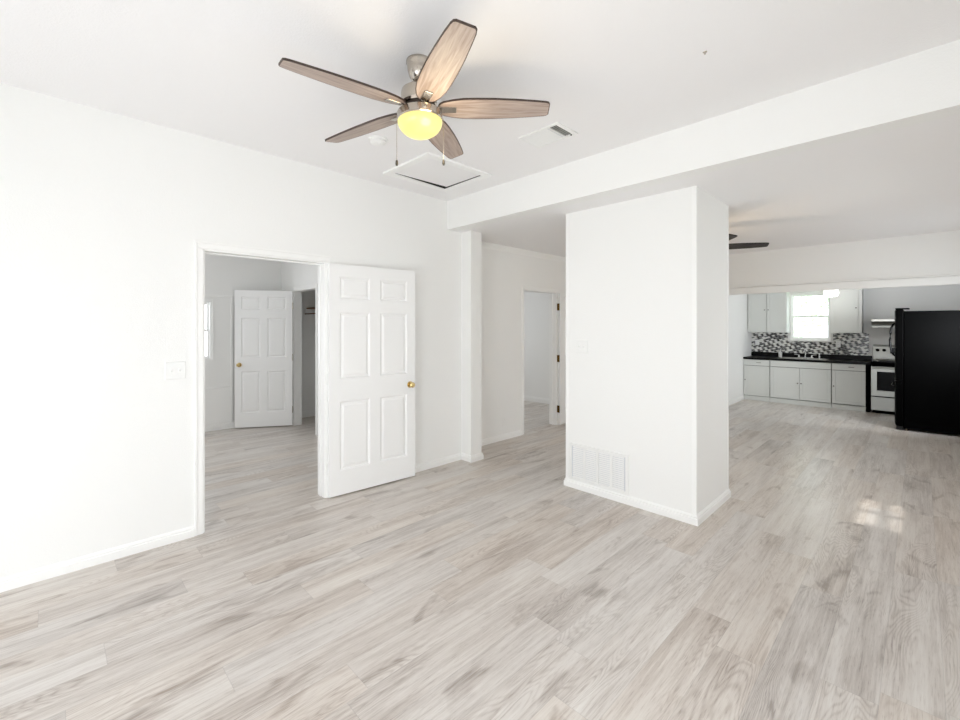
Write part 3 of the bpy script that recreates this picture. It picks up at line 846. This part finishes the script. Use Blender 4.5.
# pull chains hang beside the bowl
ca = math.radians(45.353)
for k, (sx, zlow) in enumerate(((-0.110, 2.262), (0.117, 2.264))):
    x, y = sx * math.cos(ca), sx * math.sin(ca)
    z0 = HUB - 0.046; z1 = zlow - ZF + 0.03
    mb = MB(); mb.tube([(x * 1.0, y * 1.0, z0), (x * 1.03, y * 1.03, z0 - 0.01), (x * 1.04, y * 1.04, z0 - 0.03), (x * 1.04, y * 1.04, z1)], 0.0013, 6)
    ch = mb.build('pull_chain', M['nickel'], fan)
    MB().lathe([(0, z1 + 0.002), (0.003, z1), (0.006, z1 - 0.006), (0.007, z1 - 0.022), (0.004, z1 - 0.030), (0, z1 - 0.031)], (x * 1.04, y * 1.04, 0), 14).build('chain_fob', M['knob'], ch, smooth=True)

# ------------------------------------------------------------------ rear ceiling fan, mostly hidden by the column
RX, RY = -1.632, 4.722
fan2 = thing('ceiling_fan', 'dark low-mounted ceiling fan, one black blade showing past the column', 'ceiling fan', (RX, RY, ZR))
MB().lathe([(0, 0), (0.075, 0), (0.078, -0.02), (0.11, -0.06), (0.12, -0.10), (0.12, -0.17), (0.10, -0.19), (0, -0.19)], n=40).build('motor_housing', M['grey_blade'], fan2, smooth=True)
MB().lathe([(0.07, -0.188), (0.085, -0.195), (0.085, -0.235), (0.07, -0.24)], n=32).build('light_ring', M['grey_blade'], fan2, smooth=True)
MB().lathe([(0.080, -0.236), (0.105, -0.25), (0.10, -0.29), (0.06, -0.325), (0, -0.335)], n=32).build('light_bowl', simple('warm_lit_glass', S(255, 235, 200), 0.3, bump=0.02, emit=(1, 0.8, 0.5, 1), estr=2.5), fan2, smooth=True)
ol = blade_outline(0.16, 0.655, 0.95)
b0 = blade_mesh(ol, 0.008, math.radians(-12), None, None).build('blade', M['black_blade'], fan2, mats=[M['black_blade']])
ii = MB().box(0.09, 0.22, -0.02, 0.02, 0.004, 0.009).build('blade_iron', M['grey_blade'], b0)
for i in range(5):
    if i == 0: cur = b0
    else:
        cur = b0.copy(); C.objects.link(cur); cur.parent = fan2
        ci = ii.copy(); C.objects.link(ci); ci.parent = cur
    cur.location = (0, 0, -0.225); cur.rotation_euler = (0, 0, math.radians(28) + i * 2 * PI / 5)
l = bpy.data.lights.new('rear_fan_bulb', 'POINT'); l.energy = 3; l.color = (1.0, 0.74, 0.46); l.shadow_soft_size = 0.08
lo = bpy.data.objects.new('rear_fan_bulb', l); C.objects.link(lo); lo.parent = fan2; lo.location = (0, 0, -0.40)

# ------------------------------------------------------------------ kitchen: base cabinets
KF, KB = 9.89, YK - 0.002
CT = 0.846 - 0.036      # cabinet top


def panel_front(mb, x0, x1, z0, z1, y, stile=0.05, rec=0.006, th=0.018):
    """frame-and-panel front: front face at y, going back th."""
    mb.box(x0, x0 + stile, y, y + th, z0, z1).box(x1 - stile, x1, y, y + th, z0, z1)
    mb.box(x0 + stile, x1 - stile, y, y + th, z0, z0 + stile).box(x0 + stile, x1 - stile, y, y + th, z1 - stile, z1)
    mb.box(x0 + stile, x1 - stile, y + rec, y + th, z0 + stile, z1 - stile)
    return mb


def cab_knob(parent, x, y, z, r=0.011):
    return MB().lathe([(0, -0.024), (r * 0.8, -0.023), (r, -0.018), (r * 0.8, -0.011), (0.005, -0.008), (0.005, 0)], (x, y, z), 14, 'Y').build('knob', M['knob'], parent, smooth=True)


def drawer_pull(parent, x, y, z, w=0.07):
    mb = MB(); mb.tube([(x - w / 2, y, z), (x - w / 2, y - 0.018, z), (x - w / 2 + 0.012, y - 0.024, z), (x + w / 2 - 0.012, y - 0.024, z), (x + w / 2, y - 0.018, z), (x + w / 2, y, z)], 0.004, 8)
    return mb.build('handle', M['knob'], parent, smooth=True)


def base_cabinet(label, x0, x1, doors, drawer, shade_w=None):
    r = thing('base_cabinet', label, 'cabinet', ((x0 + x1) / 2, KF, 0), 0, 'base cabinets under the black worktop')
    h = (x1 - x0) / 2
    D = KB - KF
    c = MB()
    c.box(-h, -h + 0.018, 0.019, D, 0.0, CT).box(h - 0.018, h, 0.019, D, 0.0, CT).box(-h + 0.018, h - 0.018, D - 0.01, D, 0, CT)
    c.box(-h + 0.018, h - 0.018, 0.019, D - 0.01, 0.085, 0.10)
    c.build('carcass', M['cabinet'], r)
    f = MB(); f.box(-h, h, 0.019, 0.021, 0.085, CT); f.build('shadow_gap', M['slot'], r)
    f = MB(); f.box(-h + 0.001, h - 0.001, 0.004, 0.019, 0.0, 0.082); f.build('toe_board', M['cabinet'], r, bevel=0.002)
    g = 0.004
    zt = 0.685
    if drawer == 'drawer':
        f = MB().box(-h + g, h - g, 0, 0.019, zt + g, CT - 0.006).build('drawer', M['cabinet'], r, bevel=0.003)
        drawer_pull(f, 0.04, 0, (zt + CT) / 2)
    else:
        MB().box(-h + g, h - g, 0, 0.019, zt + g, CT - 0.006).build('false_front', M['cabinet'], r, bevel=0.003)
    n = len(doors)
    for i, kx in enumerate(doors):
        a = -h + i * 2 * h / n + g / 2 + (g / 2 if i == 0 else 0); b = -h + (i + 1) * 2 * h / n - g / 2 - (g / 2 if i == n - 1 else 0)
        f = panel_front(MB(), a, b, 0.094, zt - g, 0.0).build('door', M['cabinet'], r, bevel=0.002)
        cab_knob(f, a + 0.025 if kx < 0 else b - 0.025, 0, 0.40)
    if shade_w:
        f = MB().box(h + 0.001, h + shade_w, 0.006, D, 0.0, CT).build('joint_shade_panel', M['black_gloss'], r); f['label'] = 'black panel painted in for shade beside the range'  # black panel painting the shade between cabinet and range
    return r


base_cabinet('pale grey base cabinet left of the sink, against the kitchen side wall', -2.500, -2.056, [-1], 'drawer')
base_cabinet('pale grey two-door base cabinet under the sink', -2.052, -1.124, [1, -1], 'false')
base_cabinet('pale grey base cabinet right of the sink, beside the range', -1.120, -0.664, [-1], 'drawer', 0.045)

# worktop with a hole for the sink
sx0, sx1, sy0, sy1 = -1.93, -1.22, 9.98, 10.36
m = MB()
for x0, x1, y0, y1 in ((-2.503, sx0, KF - 0.02, YK - 0.001), (sx1, -0.617, KF - 0.02, YK - 0.001), (sx0, sx1, KF - 0.02, sy0), (sx0, sx1, sy1, YK - 0.001)):
    m.box(x0, x1, y0, y1, CT + 0.001, 0.846)
tag(m.build('worktop', M['counter']), 'glossy black kitchen worktop around the sink', 'worktop')
tag(MB().box(-2.503, -0.617, YK - 0.022, YK - 0.001, 0.8465, 0.93).build('worktop_upstand', M['counter'], bevel=0.002), 'black upstand strip along the back of the worktop, under the mosaic', 'upstand')
# sink
s = thing('kitchen_sink', 'stainless double-bowl drop-in sink in the black worktop', 'sink', ((sx0 + sx1) / 2, (sy0 + sy1) / 2, 0.846))
hw, hd = (sx1 - sx0) / 2, (sy1 - sy0) / 2
m = MB()
m.box(-hw - 0.018, hw + 0.018, -hd - 0.018, -hd + 0.02, 0.0005, 0.006).box(-hw - 0.018, hw + 0.018, hd - 0.02, hd + 0.018, 0.0005, 0.006)
m.box(-hw - 0.018, -hw + 0.02, -hd + 0.02, hd - 0.02, 0.0005, 0.006).box(hw - 0.02, hw + 0.018, -hd + 0.02, hd - 0.02, 0.0005, 0.006).box(-0.02, 0.02, -hd + 0.02, hd - 0.02, -0.01, 0.006)
m.build('rim', M['steel'], s, bevel=0.002)
for x0, x1 in ((-hw + 0.012, -0.012), (0.012, hw - 0.012)):
    m = MB(); y0, y1, zb = -hd + 0.012, hd - 0.012, -0.17
    m.box(x0, x1, y0, y1, zb - 0.003, zb).box(x0, x0 + 0.003, y0, y1, zb, 0).box(x1 - 0.003, x1, y0, y1, zb, 0).box(x0, x1, y0, y0 + 0.003, zb, 0).box(x0, x1, y1 - 0.003, y1, zb, 0)
    bw = m.build('basin', M['steel'], s)
    MB().lathe([(0, zb + 0.004), (0.03, zb + 0.004), (0.038, zb)], ((x0 + x1) / 2, 0, 0), 20).build('drain', M['chrome'], bw)
# faucet: two-handle deck faucet
f = thing('kitchen_faucet', 'chrome two-handle faucet behind the sink', 'faucet', (-1.575, 10.41, 0.846))
MB().box(-0.13, 0.13, -0.025, 0.025, 0, 0.018).build('deck_plate', M['chrome'], f, bevel=0.006)
m = MB(); m.tube([(0, 0, 0.015), (0, 0, 0.10), (0, -0.02, 0.135), (0, -0.06, 0.15), (0, -0.12, 0.145), (0, -0.17, 0.125), (0, -0.178, 0.10)], [0.017, 0.014, 0.012, 0.011, 0.011, 0.011, 0.012], 12)
m.build('spout', M['chrome'], f, smooth=True)
for x in (-0.10, 0.10):
    m = MB(); m.lathe([(0.020, 0.016), (0.018, 0.05), (0.012, 0.056), (0, 0.058)], (x, 0, 0), 18); sg = 1 if x > 0 else -1
    m.tube([(x, 0, 0.052), (x + sg * 0.03, -0.01, 0.064), (x + sg * 0.075, -0.02, 0.070)], [0.007, 0.007, 0.008], 8)
    m.build('handle', M['chrome'], f, smooth=True)
m = MB(); m.lathe([(0.02, 0), (0.016, 0.012), (0.012, 0.03), (0.014, 0.06), (0.017, 0.09), (0.012, 0.105), (0, 0.108)], (0.215, 0, 0), 16)
m.build('side_sprayer', M['chrome'], f, smooth=True)
# soap bottle
b = thing('soap_bottle', 'small white bottle on the worktop left of the faucet', 'bottle', (-1.985, 10.415, 0.846))
MB().lathe([(0, 0), (0.03, 0), (0.032, 0.008), (0.032, 0.085), (0.026, 0.103), (0.012, 0.112), (0.012, 0.120), (0, 0.120)], n=24).build('body', M['plastic'], b, smooth=True)
m = MB(); m.lathe([(0.014, 0.119), (0.014, 0.132), (0.005, 0.134), (0.005, 0.150), (0.009, 0.152), (0.009, 0.160), (0, 0.161)], n=16); m.tube([(0, 0, 0.156), (0.02, -0.025, 0.157), (0.026, -0.033, 0.150)], 0.004, 8)
m.build('pump', M['plastic'], b, smooth=True)

# backsplash
m = MB()
m.box(-2.503, KW0 - 0.04, YK - 0.010, YK - 0.001, 0.931, 1.335).box(KW1 + 0.04, -0.66, YK - 0.010, YK - 0.001, 0.931, 1.335).box(KW0 - 0.04, KW1 + 0.04, YK - 0.010, YK - 0.001, 0.931, KWz0 - 0.027)
bsp = struct(m.build('trim_%d' % (TN[0] + 1), M['mosaic']), 'black, white and grey mosaic tile backsplash', 'backsplash'); TN[0] += 1


# ------------------------------------------------------------------ wall cabinets
def wall_cabinet(label, x0, x1, z0, z1, doors, edge=0.0):
    D = 0.32
    r = thing('wall_cabinet', label, 'cabinet', ((x0 + x1) / 2, YK - D, z0), 0, 'wall cabinets beside the kitchen window')
    h = (x1 - x0) / 2; H = z1 - z0
    c = MB().box(-h, h, 0.020, D - 0.001, 0, H); c.build('carcass', M['cabinet'], r, bevel=0.002)
    if edge: MB().box(h - edge, h, 0.004, 0.020, 0, H).build('face_frame', M['cabinet'], r, bevel=0.001)
    n = len(doors); W = 2 * h - edge
    for i, kx in enumerate(doors):
        a = -h + i * W / n + 0.004; b = -h + (i + 1) * W / n - 0.004
        f = panel_front(MB(), a, b, 0.005, H - 0.03, 0.0, 0.045, 0.005, 0.019).build('door', M['cabinet'], r, bevel=0.002)
        cab_knob(f, a + 0.028 if kx < 0 else b - 0.028, 0, H * 0.55)
    return r


wall_cabinet('pale grey double wall cabinet left of the kitchen window', -2.497, -1.84, 1.335, 2.155, [1, -1])
wall_cabinet('pale grey single-door wall cabinet right of the kitchen window', -1.182, -0.735, 1.335, 2.155, [1], 0.045)

# ------------------------------------------------------------------ kitchen ceiling light
kl = thing('ceiling_light', 'lit white kitchen ceiling light at the top right of the window', 'ceiling light', (-1.105, 9.7, ZK))
MB().lathe([(0, 0), (0.075, 0), (0.08, -0.012), (0.07, -0.03), (0, -0.03)], n=32).build('fixture_base', M['chrome'], kl, smooth=True)
MB().lathe([(0.065, -0.028), (0.085, -0.05), (0.100, -0.09), (0.104, -0.13), (0.098, -0.165), (0.075, -0.185), (0, -0.195)], n=36).build('glass_bowl', M['lit_glass'], kl, smooth=True)
l = bpy.data.lights.new('kitchen_bulb', 'POINT'); l.energy = 1; l.color = (1, 0.98, 0.95); l.shadow_soft_size = 0.1
lo = bpy.data.objects.new('kitchen_bulb', l); C.objects.link(lo); lo.parent = kl; lo.location = (0, 0, -0.32)

# ------------------------------------------------------------------ range
rg = thing('kitchen_range', 'black and pale steel range between the cabinets and refrigerator', 'range', (-0.222, 9.86, 0))
m = MB(); m.box(-0.38, 0.38, 0.03, 0.60, 0.05, 0.855).box(-0.36, 0.36, 0.06, 0.58, 0, 0.05); m.build('body', M['black_gloss'], rg, bevel=0.004)
m = MB(); m.box(-0.38, 0.38, 0.0, 0.60, 0.856, 0.882); ck = m.build('cooktop', M['black_glass'], rg, bevel=0.004)
for x, y, r_ in ((-0.19, 0.16, 0.09), (0.19, 0.16, 0.075), (-0.19, 0.42, 0.075), (0.19, 0.42, 0.09)):
    MB().lathe([(r_, 0.8822), (r_, 0.8828), (r_ - 0.006, 0.8828), (r_ - 0.006, 0.8822)], (x, y, 0), 28).build('burner_ring', M['knob'], ck)
m = MB(); m.prism([(-0.38, 0.53, 0.882), (-0.38, 0.60, 0.882), (-0.38, 0.60, 1.135), (-0.38, 0.57, 1.135), (-0.38, 0.545, 1.10)], (0, 0, 0), (0.76, 0, 0)); gd = m.build('backguard', M['range_white'], rg, bevel=0.004)
for x in (-0.32, -0.235, 0.235, 0.32):
    MB().lathe([(0, -0.025), (0.022, -0.025), (0.026, -0.004), (0.026, 0.0)], (x, 0.538, 1.04), 20, 'Y').build('knob', M['black_gloss'], gd, smooth=True)
MB().box(-0.16, 0.16, 0.532, 0.54, 0.985, 1.09).build('clock_panel', M['black_glass'], gd)
m = MB()
for x0, x1, z0, z1 in ((-0.375, -0.30, 0.29, 0.785), (0.30, 0.375, 0.29, 0.785), (-0.30, 0.30, 0.29, 0.385), (-0.30, 0.30, 0.70, 0.785)):
    m.box(x0, x1, 0.0, 0.029, z0, z1)
od = m.build('oven_door', M['range_white'], rg, bevel=0.003)
MB().box(-0.30, 0.30, 0.004, 0.026, 0.385, 0.70).build('oven_window', M['black_glass'], od)
m = MB(); m.tube([(-0.33, 0.0, 0.765), (-0.33, -0.04, 0.765)], 0.008, 8); m.tube([(0.33, 0.0, 0.765), (0.33, -0.04, 0.765)], 0.008, 8); m.tube([(-0.36, -0.045, 0.765), (0.36, -0.045, 0.765)], 0.015, 12)
m.build('oven_handle', M['range_white'], od, smooth=True)
MB().box(-0.38, 0.38, 0.003, 0.029, 0.792, 0.850).build('vent_trim', M['black_gloss'], rg, bevel=0.002)
MB().box(-0.375, 0.375, 0.0, 0.029, 0.055, 0.272).build('drawer', M['range_white'], rg, bevel=0.004)
# range hood
hd_ = thing('range_hood', 'pale slim range hood on the wall above the range', 'range hood', (-0.222, YK - 0.001, 1.44))
m = MB(); m.prism([(-0.38, 0, 0.03), (-0.38, -0.40, 0.03), (-0.38, -0.47, 0.10), (-0.38, -0.47, 0.14), (-0.38, 0, 0.14)], (0, 0, 0), (0.76, 0, 0)); m.build('shell', M['steel'], hd_, bevel=0.003)
MB().box(-0.375, 0.375, -0.43, -0.40, -0.005, 0.03).build('lower_lip', M['range_white'], hd_, bevel=0.003)
MB().box(-0.33, 0.33, -0.39, -0.04, 0.022, 0.03).build('filter', M['knob'], hd_)
for x in (0.24, 0.29): MB().box(x - 0.012, x + 0.012, -0.476, -0.47, 0.110, 0.128).build('switch', M['slot'], hd_)

# ------------------------------------------------------------------ refrigerator (door faces the left, side panel faces the viewer)
fr = thing('refrigerator', 'black refrigerator seen from its side at the kitchen right edge', 'refrigerator', (0.125, 8.90, 0))
Y0, Y1 = -0.41, 0.42
MB().box(-0.295, 0.40, Y0, Y1, 0.035, 1.668).build('cabinet', M['black_gloss'], fr, bevel=0.006)


def fridge_door(name, z0, z1):
    m = MB(); n = 12; pts = []
    for i in range(n + 1):
        t = i / n
        pts.append((-0.375 - 0.025 * math.sin(PI * t) ** 0.6, Y0 + (Y1 - Y0) * t, z0))
    loop = [(-0.300, Y0, z0)] + pts + [(-0.300, Y1, z0)]
    m.prism(loop, (0, 0, 0), (0, 0, z1 - z0))
    return m.build(name, M['black_gloss'], fr, bevel=0.008)


up = fridge_door('upper_door', 0.69, 1.690)
lw = fridge_door('freezer_drawer', 0.06, 0.68)
m = MB(); yy = Y0 + 0.09
m.tube([(-0.388, yy, 1.50), (-0.405, yy, 1.49), (-0.425, yy, 1.44), (-0.437, yy, 1.36), (-0.441, yy, 1.27), (-0.437, yy, 1.18), (-0.425, yy, 1.10), (-0.405, yy, 1.05), (-0.388, yy, 1.04)], 0.013, 10)
m.build('handle', M['black_glass'], up, smooth=True)
m = MB(); m.tube([(-0.395, -0.30, 0.60), (-0.43, -0.28, 0.60), (-0.43, 0.28, 0.60), (-0.395, 0.30, 0.60)], 0.012, 10); m.build('handle', M['black_glass'], lw, smooth=True)
MB().box(-0.385, -0.24, Y0 + 0.002, Y0 + 0.08, 1.6915, 1.712).build('hinge_cover', M['black_gloss'], fr, bevel=0.004)
for x in (-0.33, 0.34):
    for y in (Y0 + 0.05, Y1 - 0.05):
        MB().lathe([(0, 0), (0.022, 0), (0.022, 0.012), (0.012, 0.016), (0.012, 0.036), (0, 0.036)], (x + (0.06 if x < 0 else 0), y, 0), 14).build('foot', M['knob'], fr)
MB().box(-0.375, -0.302, Y0 + 0.01, Y1 - 0.01, 0.012, 0.055).build('toe_grille', M['slot'], fr)

# ------------------------------------------------------------------ closet shelf in the bedroom
cs = thing('closet_shelf', 'brown wooden shelf on the closet wall in the bedroom', 'shelf', (XW, 3.0, 1.66))
MB().box(0.001, 0.34, -0.06, 0.499, 0.075, 0.095).build('board', M['shelf_wood'], cs, bevel=0.002)
MB().box(0.001, 0.022, -0.075, 0.499, -0.02, 0.075).build('cleat', M['trim'], cs)
MB().box(0.001, 0.36, -0.09, -0.055, -0.012, 0.006).build('bracket', M['shelf_wood'], cs)

# ------------------------------------------------------------------ outside the kitchen window
struct(MB().box(-14, 10, YK + 0.2, 40, -0.5, -0.4).build('ground', M['grass']), 'bright lawn outside the kitchen window', 'ground')
t = thing('tree', 'pale sunlit green tree outside the kitchen window', 'tree', (-3.1, 17.5, -0.4))
MB().tube([(0, 0, 0), (0.05, 0, 1.2), (0.0, 0.05, 2.4), (0.1, 0, 3.3)], [0.16, 0.13, 0.1, 0.05], 10).build('trunk', M['bark'], t, smooth=True)
m = MB()
for i in range(1500):
    while True:
        p = Vector((random.uniform(-1, 1), random.uniform(-1, 1), random.uniform(-1, 1)))
        if 0.15 < p.length < 1: break
    p = Vector((p.x * 1.5, p.y * 1.5, 2.9 + p.z * 1.5))
    u = Vector((random.gauss(0, 1), random.gauss(0, 1), random.gauss(0, 0.6))).normalized(); q = u.orthogonal().normalized()
    L = random.uniform(0.07, 0.13)
    vs = [m.b.verts.new(p - u * L), m.b.verts.new(p + q * L * 0.45), m.b.verts.new(p + u * L), m.b.verts.new(p - q * L * 0.45)]
    m.b.faces.new(vs)
o = m.build('foliage', M['leaf'], t); o['kind'] = 'stuff'
